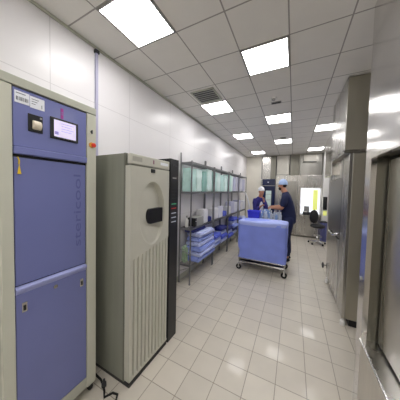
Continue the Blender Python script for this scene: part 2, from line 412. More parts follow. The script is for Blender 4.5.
def hnd(b):
    n = 12; pr_ = []
    yc, zc, hh = 1.235-yb, 1.352, .066
    for k in range(n+1):
        a = math.pi/2+math.pi*k/n; pr_.append((yc+hh*.62*math.cos(a), zc+hh*math.sin(a)))
    pr_ += [(1.398-yb, zc-hh), (1.398-yb, zc+hh)]
    f = [b.verts.new((.001, y, z)) for y, z in pr_]; g = [b.verts.new((-.05, y, z)) for y, z in pr_]
    b.faces.new(f); b.faces.new(list(reversed(g)))
    for k in range(len(f)): b.faces.new((f[k], f[(k+1) % len(f)], g[(k+1) % len(f)], g[k]))
part('door_handle', hnd, m_black, t)
box('latch', (-.001, .006, 1.235-yb, 1.285-yb, 1.732, 1.764), m_dkgrey, t, .002)
box('base_plinth', (XL+.04-X2, -.004, A0+.004, A1-.004, 0, .032), m_black, t)
# black control column
t = thing('control_column', 'narrow black control column with small indicator lights beside the grey cabinet', 'control column', (-1.105, 1.585, 0))
box('column_body', (-.5, 0, -.07, .075, 0, 1.90), m_black, t, .003)
for z, m, n in ((1.44, m_green_led, 'green_light'), (1.395, m_red_led, 'red_light'), (1.345, m_white_led, 'white_light'), (1.30, m_white_led, 'white_light'), (1.255, m_white_led, 'white_light')):
    box(n, (0, .003, -.045, .035, z-.0045, z+.0045), m, t, .001)
box('top_plate', (0, .003, -.04, .04, 1.83, 1.85), m_dkgrey, t)
box('name_plate', (0, .003, -.035, .03, 1.70, 1.713), m_grey, t)
for q in range(4): box('key_row', (0, .003, -.045, .035, 1.60-q*.035, 1.606-q*.035), m_dkgrey, t)

# ---------------------------------------------------------------- shelving
XF_, XB_ = -1.49, -1.70; UL = .975; US = 2.62
ZS = (2.045, 1.55, .94, .33)
def make_shelving():
    t = thing('wire_shelving', 'x', 'shelving')
    for x in (0, XB_-XF_):
        for y in (0, UL-.045):
            def post(b):
                tube(b, [(x, y, .012), (x, y, 2.20 if x < 0 else 2.06)], .0125, 10)
                lathe(b, [(.018, 0), (.018, .012), (.012, .02)], (x, y, 0), n=10)
            part('post', post, m_wire, t)
    for z in ZS:
        def sh(b):
            d = XB_-XF_
            for x in (0, d): bx(b, x-.004, x+.004, 0, UL-.045, z-.03, z)
            for y in (0, UL-.045): bx(b, d, 0, y-.004, y+.004, z-.03, z)
            for q in range(1, 8): bx(b, d*q/8-.002, d*q/8+.002, 0, UL-.045, z-.006, z)
            for q in range(1, 24): bx(b, d, 0, (UL-.045)*q/24-.002, (UL-.045)*q/24+.002, z-.010, z-.006)
        part('shelf', sh, m_wire, t)
    d = XB_-XF_
    part('end_brace', lambda b: tube(b, [(0, 0, .50), (d, 0, .58)], .008, 8), m_chrome, t)
    part('end_brace', lambda b: tube(b, [(0, 0, .29), (d, 0, .20)], .008, 8), m_chrome, t)
    return t
sh0 = make_shelving()
labs = ['steel wire shelving bay nearest the black control column, holding tall stack of blue wraps',
        'second steel wire shelving bay from the camera, along the white wall',
        'third steel wire shelving bay from the camera, along the white wall',
        'farthest steel wire shelving bay, beside the cream back wall']
for k in range(4):
    loc = (XF_, US+UL*k, 0)
    if k == 0: sh0.location = loc; sh0['label'] = labs[0]; sh0['group'] = 'wire shelving bays'
    else: dup(sh0, loc, 0, labs[k], 'wire shelving bays')

ORD = ['nearest', 'second', 'third', 'fourth', 'fifth', 'sixth', 'seventh', 'eighth', 'ninth', 'tenth', 'eleventh', 'twelfth', 'thirteenth', 'fourteenth']
def pack(name, x0, x1, y0, y1, z0, h, m, label, cat, group, seed, amp=.008, soft=.012):
    rnd = random.Random(seed)
    o = None
    def f(b):
        bx(b, x0, x1, y0, y1, z0, z0+h)
        bmesh.ops.bevel(b, geom=list(b.edges), offset=min(soft, h*.35), segments=2, affect='EDGES', clamp_overlap=True)
        bmesh.ops.subdivide_edges(b, edges=[e for e in b.edges if e.calc_length() > .05], cuts=3, use_grid_fill=True)
        for v_ in b.verts:
            if v_.co.z > z0+h*.25:
                v_.co += Vector((rnd.uniform(-1, 1)*amp*.5, rnd.uniform(-1, 1)*amp*.5, rnd.uniform(-1, .2)*amp))
    # local origin at the base centre
    c = Vector(((x0+x1)/2, (y0+y1)/2, z0))
    o = part(name, f, m, smooth=False)
    o.data.transform(Matrix.Translation(-c)); o.location = c
    return tag(o, label, cat, group)
rnd = random.Random(4)
# level 2 : film wrapped packs standing upright
y = US+.03; seq = [m_mint, m_mint2, m_teal, m_mint2, m_mint, m_mint2, m_mint, m_mint2, m_teal, m_mint, m_lav, m_lav2, m_lav, m_lav]
nm = {m_mint: 'mint', m_mint2: 'pale mint', m_teal: 'teal', m_lav: 'lavender', m_lav2: 'pale lavender'}
seq = [m_mint, m_mint2, m_teal, m_mint2, m_mint, m_mint2, m_mint, m_mint2, m_mint, m_mint2, m_lav, m_lav2, m_lav, m_lav2, m_lav, m_lav]
ORD += ['fifteenth', 'sixteenth']
wds = [.205, .215, .20, .21]*4
for i, (m, wd) in enumerate(zip(seq, wds)):
    hh = .40+rnd.uniform(-.02, .05)
    if i % 4 == 0: y = US+UL*(i//4)+.018
    pack('wrapped_pack', -1.685, -1.515+rnd.uniform(-.012, .012), y, y+wd, ZS[1]+.002, hh, m,
         '%s film-wrapped instrument pack on the second shelf down, %s from the control column' % (nm[m], ORD[i]), 'wrapped pack', 'film wrapped packs on the upper shelf', i, .012)
    y += wd+.012
# level 3
t = thing('desk_printer', 'small black and grey printer on the middle shelf beside the white bottle', 'printer', (-1.57, 2.86, ZS[2]+.002))
box('printer_body', (-.09, .075, -.02, .25, 0, .155), m_grey, t, .008)
fr_ = box('front_panel', (-.085, .078, -.075, -.02, .004, .15), m_black, t, .006)
box('paper_slot', (.02, .0795, -.065, -.03, .09, .10), m_white, fr_)
t = thing('spray_bottle', 'white bottle with a cap standing on the middle shelf beside the printer', 'bottle', (-1.62, 2.71, ZS[2]+.002))
part('bottle_body', lambda b: lathe(b, [(.026, 0), (.03, .01), (.03, .12), (.012, .15), (.012, .165)], n=16), m_white, t, smooth=False)
part('bottle_cap', lambda b: lathe(b, [(.014, .165), (.014, .19), (.01, .196)], n=12), m_grey, t)
y = 3.15; items = [(m_pwhite, .20, .27, 'white carton'), (m_pdk, .16, .10, 'indigo folded cloth'), (m_pwhite, .30, .25, 'white carton'), (m_lav2, .28, .27, 'pale lavender pack'),
    (m_pblue3, .26, .12, 'cobalt folded cloth'), (m_pwhite, .28, .22, 'white carton'), (m_lav, .30, .33, 'lavender pack'), (m_lav2, .30, .30, 'pale lavender pack'), (m_lav, .30, .34, 'lavender pack'), (m_pwhite, .28, .26, 'white carton'), (m_lav2, .26, .3, 'pale lavender pack')]
for i, (m, wd, hh, nmn) in enumerate(items):
    if i in (2, 5, 8): y = US+UL*((i+1)//3)+.02
    pack('storage_pack' if 'carton' not in nmn else 'carton', -1.685, -1.51, y, y+wd, ZS[2]+.002, hh, m, '%s on the middle shelf, %s item beyond the printer' % (nmn, ORD[i] if i else 'first'), 'pack', 'packs on the middle shelf', 40+i, .006)
    y += wd+.02
# level 4: tall stack of blue wraps
z = ZS[3]+.002; hs = [.095, .082, .085, .08, .082, .085, .055]; cs = [m_pblue, m_pblue2, m_pblue, m_pblue2, m_pblue, m_pblue2, m_pdk]
for i, (hh, m) in enumerate(zip(hs, cs)):
    xo = .035*math.sin(i*1.3)+.02
    what = {m_pblue: 'cornflower blue', m_pblue2: 'pale blue', m_pdk: 'dark indigo'}[m]
    pos = ['lowest', 'second from the bottom', 'third from the bottom', 'fourth from the bottom', 'third from the top', 'second from the top', 'topmost'][i]
    if i == 6: x1, ya, yc = -1.50, 2.74, 3.26
    else: x1, ya, yc = -1.41+xo*.6, 2.76+.012*i, 3.49-.01*i
    pack('folded_wrap', -1.685, x1, ya, yc, z, hh-.004, m, '%s folded wrap, %s in the tall stack on the nearest bay' % (what, pos), 'folded wrap', 'folded wraps in the tall stack', 80+i, .014, .022)
    z += hh
pack('plastic_bag', -1.69, -1.58, 2.64, 2.73, ZS[3]+.002, .30, m_pgreen, 'pale green bag on the lowest shelf at its near end, beside the stack of wraps', 'bag', None, 77, .02, .03)
# farther low stacks
n_ = 0
for b_i, (ya, yc, ns) in enumerate(((3.62, 4.04, 3), (4.06, 4.49, 4), (4.59, 5.00, 3), (5.02, 5.47, 5), (5.57, 5.99, 4), (6.01, 6.43, 4))):
    z = ZS[3]+.002
    for i in range(ns):
        m = [m_pblue, m_pblue2, m_pblue3, m_pblue2, m_pdk][(i+b_i) % 5]; hh = .095
        what = {m_pblue: 'cornflower blue', m_pblue2: 'pale blue', m_pdk: 'dark indigo', m_pblue3: 'cobalt blue'}[m]
        pack('folded_wrap', -1.685, -1.47+.02*((i*7+b_i) % 3-1), ya, yc-.01*i, z, hh-.004, m,
             '%s folded wrap, %s from bottom in the %s low stack' % (what, ['first', 'second', 'third', 'fourth', 'fifth'][i], ['first', 'second', 'third', 'fourth', 'fifth', 'sixth'][b_i]), 'folded wrap', 'folded wraps in the low stacks', 120+n_, .012, .02)
        z += hh; n_ += 1

# ---------------------------------------------------------------- covered cart
t = thing('covered_cart', 'wheeled transport cart under a fitted blue fabric cover', 'cart', (-.52, 3.90, 0))
def cov(b):
    nx, ny, nz = 22, 12, 16; W, D, Z0, Z1 = .455, .27, .26, .96; r_ = random.Random(2)
    def P(u, v_, w_):      # u,v in -1..1 ; superellipse plan
        return Vector((u*W, v_*D, Z0+(Z1-Z0)*w_))
    prev = None; n = 64
    import mathutils.noise as NZ
    for j in range(nz+6):
        w_ = min(1, j/nz); top = max(0, j-nz)
        rg = []
        for k in range(n):
            a = 2*math.pi*k/n; ca, sa = math.cos(a), math.sin(a); e = .16
            u = math.copysign(abs(ca)**e, ca); v_ = math.copysign(abs(sa)**e, sa)
            s = 1-.018*(1-w_)
            if top: 
                f = [1, .985, .94, .80, .5, .02][top] if top < 6 else .0; s = f; zz = Z1+[0, .012, .022, .028, .03, .031][top]
                p = Vector((u*W*(1-(1-f)*.9 if top < 3 else f), v_*D*f, zz))
            else:
                p = P(u*s, v_*s, w_)
                q = NZ.noise(Vector((p.x*5+p.z*3, p.y*5, p.z*4)))
                out = Vector((u/W, v_/D, 0)).normalized()
                p += out*(q*.024*(1-w_*.4)) + Vector((0, 0, -.012*abs(math.sin(a*5+1))*(1 if j == 0 else 0)))
            rg.append(b.verts.new(p))
        if prev:
            for k in range(n): b.faces.new((prev[k], prev[(k+1) % n], rg[(k+1) % n], rg[k]))
        prev = rg
    b.faces.new(prev)
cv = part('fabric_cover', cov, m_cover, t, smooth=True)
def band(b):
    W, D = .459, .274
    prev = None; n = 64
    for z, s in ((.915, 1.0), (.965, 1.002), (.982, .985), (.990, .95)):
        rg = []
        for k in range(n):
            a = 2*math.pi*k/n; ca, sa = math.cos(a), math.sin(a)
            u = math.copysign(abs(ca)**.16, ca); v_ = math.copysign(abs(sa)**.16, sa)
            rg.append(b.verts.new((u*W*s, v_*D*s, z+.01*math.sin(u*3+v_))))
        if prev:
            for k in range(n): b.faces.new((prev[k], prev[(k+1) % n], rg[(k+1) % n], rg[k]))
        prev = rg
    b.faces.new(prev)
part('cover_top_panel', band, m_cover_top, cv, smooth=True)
def fr2(b):
    for z in (.165, .235):
        for yy in (-.24, .24): tube(b, [(-.42, yy, z), (.42, yy, z)], .011, 8)
        for xx in (-.42, .42): tube(b, [(xx, -.24, z), (xx, .24, z)], .011, 8)
    for xx in (-.42, .42):
        for yy in (-.24, .24): tube(b, [(xx, yy, .12), (xx, yy, .9)], .012, 8)
part('frame', fr2, m_chrome, t)
box('lower_tray', (-.42, .42, -.24, .24, .172, .182), m_steel_mid, t)
for xx in (-.42, .42):
    for yy in (-.24, .24):
        def fork(b):
            for s in (-.02, .02): bx(b, xx-.012, xx+.012, yy+s-.002, yy+s+.002, .04, .12)
            bx(b, xx-.016, xx+.016, yy-.024, yy+.024, .11, .125)
        cst = part('caster_fork', fork, m_chrome, t)
        part('wheel', lambda b: lathe(b, [(.02, -.014), (.048, -.014), (.054, -.008), (.054, .008), (.048, .014), (.02, .014)], (xx, yy, .054), n=20, axis='Y'), m_rubber, cst)
        part('wheel_hub', lambda b: lathe(b, [(.018, -.017), (.022, -.015), (.022, .015), (.018, .017)], (xx, yy, .054), n=12, axis='Y'), m_grey, cst)
tag(pack('linen_bundle', -.80, -.30, 3.75, 4.0, .184, .06, m_pdk, 'dark blue bundle lying on the lower tray of the covered cart', 'bundle', None, 9, .01, .02), cat='bundle')

# ---------------------------------------------------------------- worktable and its load
TZ = .93; TX0, TX1, TY0, TY1 = -1.02, -.25, 4.48, 5.0
t = thing('worktable', 'stainless worktable standing behind the blue covered cart', 'table', ((TX0+TX1)/2, (TY0+TY1)/2, 0))
hw, hd_ = (TX1-TX0)/2, (TY1-TY0)/2
box('tabletop', (-hw, hw, -hd_, hd_, TZ-.035, TZ), m_steel, t, .004)
box('undershelf', (-hw+.03, hw-.03, -hd_+.03, hd_-.03, .25, .27), m_steel_mid, t, .003)
for xx in (-hw+.03, 0, hw-.03):
    for yy in (-hd_+.03, hd_-.03):
        part('leg', lambda b: tube(b, [(xx, yy, 0), (xx, yy, TZ-.036)], .015, 8), m_chrome, t)
t = thing('storage_bin', 'cobalt blue open plastic bin on the left end of the worktable', 'bin', (-.84, 4.62, TZ+.001))
def bn(b):
    for s0, s1, z in ((.12, .10, 0),):
        a = [b.verts.new((sx*.125, sy*.10, .0)) for sx, sy in ((-1, -1), (1, -1), (1, 1), (-1, 1))]
        c = [b.verts.new((sx*.145, sy*.12, .17)) for sx, sy in ((-1, -1), (1, -1), (1, 1), (-1, 1))]
        d = [b.verts.new((sx*.138, sy*.113, .17)) for sx, sy in ((-1, -1), (1, -1), (1, 1), (-1, 1))]
        e = [b.verts.new((sx*.119, sy*.094, .01)) for sx, sy in ((-1, -1), (1, -1), (1, 1), (-1, 1))]
        b.faces.new(a); b.faces.new(e)
        for p, q in ((a, c), (c, d), (d, e)):
            for k in range(4): b.faces.new((p[k], p[(k+1) % 4], q[(k+1) % 4], q[k]))
part('bin_body', bn, m_bin, t)
def rim(b):
    for s in (-1, 1):
        bx(b, -.15, .15, s*.122-.006, s*.122+.006, .160, .176); bx(b, s*.147-.006, s*.147+.006, -.125, .125, .160, .176)
part('bin_rim', rim, m_bin, t, bevel=.002)
def bottle(x, y, h, r, m, lab):
    t = thing('clear_bottle', lab, 'bottle', (x, y, TZ+.001), group='clear bottles and bags on the worktable')
    part('bottle_body', lambda b: lathe(b, [(r*.9, 0), (r, .01), (r, h*.62), (r*.35, h*.82), (r*.35, h*.9)], n=14), m, t, smooth=False)
    part('bottle_cap', lambda b: lathe(b, [(r*.42, h*.88), (r*.42, h)], n=10), m_white, t)
bp = [(-.66, 4.56), (-.60, 4.66), (-.55, 4.55), (-.49, 4.68), (-.44, 4.56), (-.38, 4.66), (-.33, 4.56), (-.28, 4.68), (-.24, 4.55)]
for i, (x, y) in enumerate(bp):
    bottle(x, y, .15+.03*((i*5) % 3), .028, m_plasticblue if i % 3 == 0 else m_plasticbag, '%s clear bottle, %s in line right of the cobalt bin' % ('blue tinted' if i % 3 == 0 else 'whitish', ['first', 'second', 'third', 'fourth', 'fifth', 'sixth', 'seventh', 'eighth', 'ninth'][i]))
pack('clear_bag', -.68, -.50, 4.74, 4.92, TZ+.001, .21, m_plasticblue, 'light blue clear bag of supplies behind the bottles, next to the bin', 'bag', None, 301, .03, .04)
pack('clear_bag', -.46, -.25, 4.76, 4.93, TZ+.001, .14, m_plasticbag, 'whitish clear bag of supplies behind the bottles, at the table right end', 'bag', None, 302, .03, .04)

# curved white hose between shelving and the table
hz = thing('drain_hose', 'white curved hose rising beside the far shelving bay', 'hose', (-1.38, 5.9, 0))
part('hose', lambda b: tube(b, [(.10, -.1, .02), (.14, -.1, .5), (.17, -.1, .95), (.16, -.1, 1.15), (.10, -.1, 1.36), (.04, -.1, 1.5), (-.05, -.1, 1.56)], .02, 10), m_hose, hz, smooth=True)
part('hose_clamp', lambda b: tube(b, [(.166, -.1, .85), (.168, -.1, .89)], .026, 10), m_chrome, hz)

# ---------------------------------------------------------------- people
def chain(*groups):
    """groups: lists of (point, radius); the first point of later groups may be an int index to branch from"""
    V = []; Rr = []; E_ = []
    for g in groups:
        prev = None
        for it in g:
            if isinstance(it, int): prev = it; continue
            V.append(Vector(it[0])); Rr.append(it[1])
            if prev is not None: E_.append((prev, len(V)-1))
            prev = len(V)-1
    return V, E_, Rr
def skin_obj(name, groups, m, parent, sub=2):
    V, E_, Rr = chain(*groups)
    bm = bmesh.new(); sl = bm.verts.layers.skin.verify(); vs = [bm.verts.new(v_) for v_ in V]
    for v_, r in zip(vs, Rr): v_[sl].radius = r if isinstance(r, tuple) else (r, r)
    vs[0][sl].use_root = True
    for a, b in E_: bm.edges.new((vs[a], vs[b]))
    me = bpy.data.meshes.new(name); bm.to_mesh(me); bm.free()
    o = bpy.data.objects.new(name, me); COL.objects.link(o)
    sm = o.modifiers.new('skin', 'SKIN'); sm.use_smooth_shade = True
    ss = o.modifiers.new('sub', 'SUBSURF'); ss.levels = sub; ss.render_levels = sub
    dg = bpy.context.evaluated_depsgraph_get(); dg.update()
    n2 = bpy.data.meshes.new_from_object(o.evaluated_get(dg)); bpy.data.objects.remove(o); bpy.data.meshes.remove(me)
    n2.name = name; n2.materials.clear(); n2.materials.append(m)
    for p in n2.polygons: p.use_smooth = True; p.material_index = 0
    q = bpy.data.objects.new(name, n2); COL.objects.link(q); q.parent = parent; return q
def ell(b, c, r, n=20, k=12, zmin=-1., zmax=1.):
    c = Vector(c); prev = None
    for j in range(k+1):
        s = zmin+(zmax-zmin)*j/k; th = math.asin(max(-1, min(1, s))); rr = math.cos(th)
        rr = max(rr, .02)
        rg = [b.verts.new(c+Vector((r[0]*rr*math.cos(2*math.pi*q/n), r[1]*rr*math.sin(2*math.pi*q/n), r[2]*s))) for q in range(n)]
        if prev:
            for q in range(n): b.faces.new((prev[q], prev[(q+1) % n], rg[(q+1) % n], rg[q]))
        else: b.faces.new(list(reversed(rg)))
        prev = rg
    b.faces.new(prev)

# local frame: the person faces +X, left side +Y, feet at z=0
def make_person(name, label, loc, rz, s, bend, head_tilt, top_m, leg_m, cap_m, beard, arms, coat=False, sc=.80):
    t = thing(name, label, 'person', loc, rz); t.scale = (sc*s, sc*s, s)
    hipz = .93; ch = Vector((bend*.30, 0, 1.33)); nk = Vector((bend*.42, 0, 1.50)); hd = Vector((bend*.42+.055, 0, 1.615))
    G = [[((0, 0, hipz), (.11, .10)), ((bend*.12, 0, 1.10), (.12, .10)), (ch, (.13, .10)), (nk+Vector((-.01, 0, -.02)), .075), (nk+Vector((.02, 0, .03)), .066)]]
    # head on the neck
    G[0] += [(hd+Vector((.012, 0, -.04)), (.078, .086)), (hd+Vector((.0, 0, .04)), (.098, .104)), (hd+Vector((-.01, 0, .115)), (.06, .07))]
    idx = 8
    for sd in (1, -1):
        kn = (.035, sd*.10, .50); an = (-.01, sd*.105, .09)
        G.append([0, ((0, sd*.085, .86), .080), (kn, .062), ((.0, sd*.104, .32), .058), (an, .042), ((.10, sd*.115, .035), .036), ((.16, sd*.12, .03), .028)])
        idx += 6
    hands = []
    for sd, (el, wr) in zip((1, -1), arms):
        sh = ch+Vector((0, sd*.175, .08)); el = Vector(el); wr = Vector(wr); d = (wr-el).normalized()
        G.append([2, (sh+Vector((0, -sd*.04, -.05)), .042), ((sh+el)/2, .046), (el, .042), ((el+wr)/2, .040), (wr, .029), (wr+d*.045, (.036, .022)), (wr+d*.085, (.034, .018))])
        base = idx+6; idx += 7
        hands.append((sd, wr, d, base))
    for sd, wr, d, base in hands:
        side = Vector((0, 0, 1)).cross(d).normalized(); dn = Vector((0, 0, -1))
        for q, (off, ln) in enumerate(((-.027, .060), (-.009, .072), (.009, .068), (.027, .052))):
            p0 = wr+d*.085+side*off
            G.append([base, (p0+d*.010, .0095), (p0+d*ln*.5+dn*.006, .009), (p0+d*ln*.8+dn*.026, .0085), (p0+d*ln*.85+dn*.045, .0075)])
            idx += 4
        G.append([base-1, (wr+d*.05-side*sd*-.035, .011), (wr+d*.085-side*sd*-.05+dn*.01, .0095), (wr+d*.11-side*sd*-.045+dn*.02, .008)]); idx += 3
    body = skin_obj('body', G, m_skin, t)
    # face
    face = hd+Vector((.085, 0, .0))
    part('nose', lambda b: (b.faces.new([b.verts.new(p) for p in ((hd.x+.085, -.004, hd.z+.035), (hd.x+.085, .004, hd.z+.035), (hd.x+.112, .0, hd.z-.008))]),
        ell(b, (hd.x+.092, 0, hd.z+.002), (.017, .013, .024), 10, 6)), m_skin, body, smooth=True)
    for sd in (1, -1):
        part('eye', lambda b: ell(b, (hd.x+.078, sd*.032, hd.z+.035), (.010, .013, .009), 10, 6), m_white, body, smooth=True)
        part('iris', lambda b: ell(b, (hd.x+.087, sd*.032, hd.z+.035), (.004, .006, .006), 8, 4), m_hair, body, smooth=True)
        part('ear', lambda b: ell(b, (hd.x-.005, sd*.088, hd.z+.015), (.018, .010, .032), 10, 6), m_skin, body, smooth=True)
    part('mouth', lambda b: ell(b, (hd.x+.082, 0, hd.z-.035), (.008, .024, .006), 12, 4), mat('lips', '9c5a50', .5), body, smooth=True)
    if beard:
        part('beard', lambda b: ell(b, (hd.x+.035, 0, hd.z-.048), (.060, .072, .052), 16, 10), m_hair, t, smooth=True)
    part('hair', lambda b: ell(b, (hd.x-.018, 0, hd.z+.035), (.086, .092, .085), 18, 10, -.9, .9), m_hair, t, smooth=True)
    part('cap', lambda b: ell(b, (hd.x-.012, 0, hd.z+.060), (.108, .108, .100), 22, 12, -.22, 1), cap_m, t, smooth=True)
    part('cap_band', lambda b: lathe(b, [(.104, 0), (.108, .006), (.108, .024), (.104, .03)], (hd.x-.012, 0, hd.z+.030), n=24), cap_m, t, smooth=False)
    # top
    T = [[((0, 0, .76 if not coat else .50), (.185, .165)), ((0, 0, hipz), (.185, .16)), ((bend*.12, 0, 1.12), (.175, .15)), (ch, (.20, .16)), (nk+Vector((-.02, 0, -.05)), (.11, .10)), (nk+Vector((-.005, 0, .0)), (.078, .075))]]
    for sd, (el, wr) in zip((1, -1), arms):
        sh = ch+Vector((0, sd*.175, .08)); el = Vector(el); wr = Vector(wr)
        if coat: T.append([3, (sh+Vector((0, -sd*.025, -.045)), .088), ((sh+el)/2, .086), (el, .075), ((el+wr)/2, .068), (el+(wr-el)*.9, .055)])
        else: T.append([3, (sh+Vector((0, -sd*.025, -.045)), .09), ((sh+el)/2, .09), (sh+(el-sh)*.95, .08)])
    skin_obj('coat' if coat else 'scrub_top', T, top_m, t)
    P = [[((0, 0, 1.04), (.145, .13)), ((0, 0, .92), (.17, .155))]]
    for sd in (1, -1): P.append([1, ((0, sd*.09, .80), .118), ((.035, sd*.10, .50), .088), ((.0, sd*.104, .30), .076), ((-.012, sd*.105, .10), .070)])
    skin_obj('trousers', P, leg_m, t)
    for sd in (1, -1):
        part('shoe', lambda b: (ell(b, (.065, sd*.112, .035), (.135, .052, .05), 18, 8, -.7, 1)), m_shoe, t, smooth=True)
    return t, hd
man, hd_m = make_person('person', 'bearded person in navy scrubs and pale blue cap reaching over the worktable', (-.07, 4.70, 0), R_(176), 1.06, .30, 0, m_navy, m_navy, m_capblue, True,
    [((.14, .20, 1.14), (.37, .10, 1.13)), ((.15, -.22, 1.15), (.38, -.08, 1.15))], sc=.86)
p2, hd2 = make_person('person', 'person in violet blue gown and white cap with hand raised to face', (-.84, 5.28, 0), R_(-55), .965, .22, 0, m_purple, m_purple, m_capwhite, False,
    [((.17, .20, 1.10), (.23, .06, 1.38)), ((.13, -.21, 1.08), (.30, -.08, 1.22))], coat=True, sc=.80)
part('apron', lambda b: ell(b, (.095, 0, 1.08), (.125, .11, .34), 18, 12), m_apron, p2, smooth=True)

# ---------------------------------------------------------------- back wall steel fittings
YW = YB
t = thing('pass_through_autoclave', 'tall autoclave with night blue control panel set in the steel back wall', 'autoclave', (-.86, 7.36, 0))
box('lower_casing', (-.25, .25, -.06, .13, .0, .60), m_steel_mid, t, .004)
box('side_casing', (-.25, -.20, -.06, .13, .60, 2.02), m_steel, t, .003)
cp = box('control_panel', (-.195, .245, -.075, .13, 1.80, 2.03), m_oven, t, .004)
box('readout', (-.02, .03, -.078, -.074, 1.90, 1.93), m_white_led, cp)
box('trim_strip', (-.195, .245, -.078, -.074, 1.78, 1.80), m_grey, cp)
box('door_frame', (-.195, .245, -.07, .13, .60, 1.775), m_oven, t, .004)
dg_ = box('door_glass', (-.07, .125, -.074, -.069, .72, 1.60), mat('lit_door_glass', 'b9c8c4', .2, emit=.2, var=.1, scale=12), t, .003)
for q in range(4): box('rack_bar', (-.07, .125, -.077, -.073, .85+q*.2, .865+q*.2), m_steel_mid, dg_)
t = thing('duct_panel', 'light steel duct panel above the autoclave on the back wall', 'panel', (-.96, YB, 0))
box('panel_sheet', (-.15, .15, -.06, 0, 2.04, ZC-.02), m_steel, t, .004)
box('seam_strip', (-.17, -.15, -.065, 0, 2.04, ZC-.02), m_dkgrey, t, .002)
t = thing('duct_panel', 'darker steel duct panel between the light one and the bright sheet', 'panel', (-.70, YB, 0))
box('panel_sheet', (-.105, .105, -.05, 0, 2.04, ZC-.02), m_steel_dk, t, .004)
box('joint_strip', (.08, .105, -.06, -.0505, 2.04, ZC-.02), m_dkgrey, t)
t = thing('duct_panel', 'bright white coated duct panel above the capped heads on the back wall', 'panel', (-.38, YB, 0))
box('panel_sheet', (-.20, .20, -.09, 0, 2.18, ZC-.02), mat('white_coated_steel', 'c9c6bd', .35, .5, var=.05), t, .004)
box('bottom_lip', (-.20, .20, -.10, -.091, 2.18, 2.21), m_steel_mid, t)
t = thing('duct_panel', 'dark steel duct panel left of the white junction box on the back wall', 'panel', (-.0, YB, 0))
box('panel_sheet', (-.16, .16, -.05, 0, 2.18, ZC-.02), m_steel_dk, t, .004)
box('joint_strip', (-.16, -.14, -.06, -.0505, 2.18, ZC-.02), m_dkgrey, t)
t = thing('duct_panel', 'wide plain steel duct panel behind the pale junction box', 'panel', (.51, YB, 0))
box('panel_sheet', (-.34, .34, -.045, 0, 2.18, ZC-.02), m_steel_mid, t, .004)
box('joint_strip', (.325, .34, -.055, -.0455, 2.18, ZC-.02), m_dkgrey, t)
t = thing('junction_box', 'pale box fixed high on the steel back wall under the far light', 'box', (.47, YB-.046, 2.76))
box('box_body', (-.19, .19, -.12, -.0, -.115, .10), mat('pale_enamel', 'cfcac0', .4), t, .006)
box('box_rim', (-.20, .20, -.125, 0, -.135, -.115), m_grey, t, .002)
t = thing('steel_facade', 'wide stainless facade of built-in washers along the back wall', 'facade', (.12, 7.378, 0))
box('facade_body', (-.72, .74, -.04, .118, .06, 2.16), m_steel, t, .004)
box('plinth', (-.70, .73, -.01, .12, 0, .06), m_steel_dk, t)
for xx in (-.42, .0): box('seam', (xx-.004, xx+.004, -.043, -.0395, .08, 2.15), m_dkgrey, t)
dr = box('service_door', (-.40, -.03, -.048, -.0395, .12, 1.95), m_steel_mid, t, .003)
box('door_pull', (-.08, -.06, -.075, -.049, 1.0, 1.16), m_chrome, dr, .003)
t = struct('window_1', lambda b: [bx(b, .21, .85, 7.33, 7.341, .80, .83), bx(b, .21, .85, 7.33, 7.341, 1.705, 1.735), bx(b, .21, .24, 7.33, 7.341, .80, 1.735), bx(b, .80, .85, 7.33, 7.341, .80, 1.735)], m_white, bevel=.002)
tw = box('window_pane', (.24, .80, 7.334, 7.3395, .83, 1.705), m_glass, t)
box('yellow_blind', (.60, .74, 7.331, 7.3335, .98, 1.66), m_yelgreen, tw)
t = thing('wall_shelf', 'short steel shelf under the bright pass-through window', 'shelf', (.50, 7.24, .80))
box('shelf_board', (-.28, .30, -.09, .09, -.03, 0), m_steel, t, .003)
for xx in (-.24, .26): box('bracket', (xx-.01, xx+.01, -.06, .09, -.12, -.03), m_steel_mid, t)
t = thing('lab_balance', 'small grey instrument with dark base on the window shelf', 'instrument', (.43, 7.22, .801))
box('base_unit', (-.12, .13, -.06, .06, 0, .10), m_dkgrey, t, .006)
box('top_screen', (-.09, .07, .0, .03, .10, .30), m_grey, t, .006)
box('tray', (-.12, .0, -.058, -.01, .10, .13), m_white, t, .003)
# white column at right end of the back wall
struct('wall_column', lambda b: bx(b, .865, 1.02, 7.18, YB, 0, ZC), m_white, bevel=.004).name = 'trim_3'
struct('trim_4', lambda b: bx(b, 1.03, XR, 7.40, YB, 0, ZC), m_steel)
t = thing('wall_telephone', 'black wall telephone mounted on the white column', 'telephone', (.93, 7.18, 1.22))
box('phone_cradle', (-.055, .055, -.05, 0, -.20, .22), m_black, t, .008)
part('handset', lambda b: tube(b, [(-.02, -.065, -.17), (-.02, -.085, -.12), (-.02, -.085, .14), (-.02, -.065, .19)], [.022, .014, .014, .022], 10), m_black, t, smooth=True)
t = thing('bulletin_sheet', 'yellowish notice sheet pinned to the white column below the telephone', 'notice', (.94, 7.18, .92))
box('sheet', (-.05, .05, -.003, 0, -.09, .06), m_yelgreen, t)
box('pin', (-.005, .005, -.006, -.003, .045, .055), m_red, t)
t = thing('waste_bin', 'slim dark blue bin standing at the foot of the white column', 'bin', (.90, 7.0, 0))
part('bin_body', lambda b: lathe(b, [(.075, 0), (.085, .02), (.10, .62), (.09, .62), (.08, .03)], n=20), m_blue_dk, t, smooth=False)
part('bin_lid', lambda b: lathe(b, [(.104, .62), (.104, .64), (.06, .67), (.0, .675)], n=20), m_black, t, smooth=False)

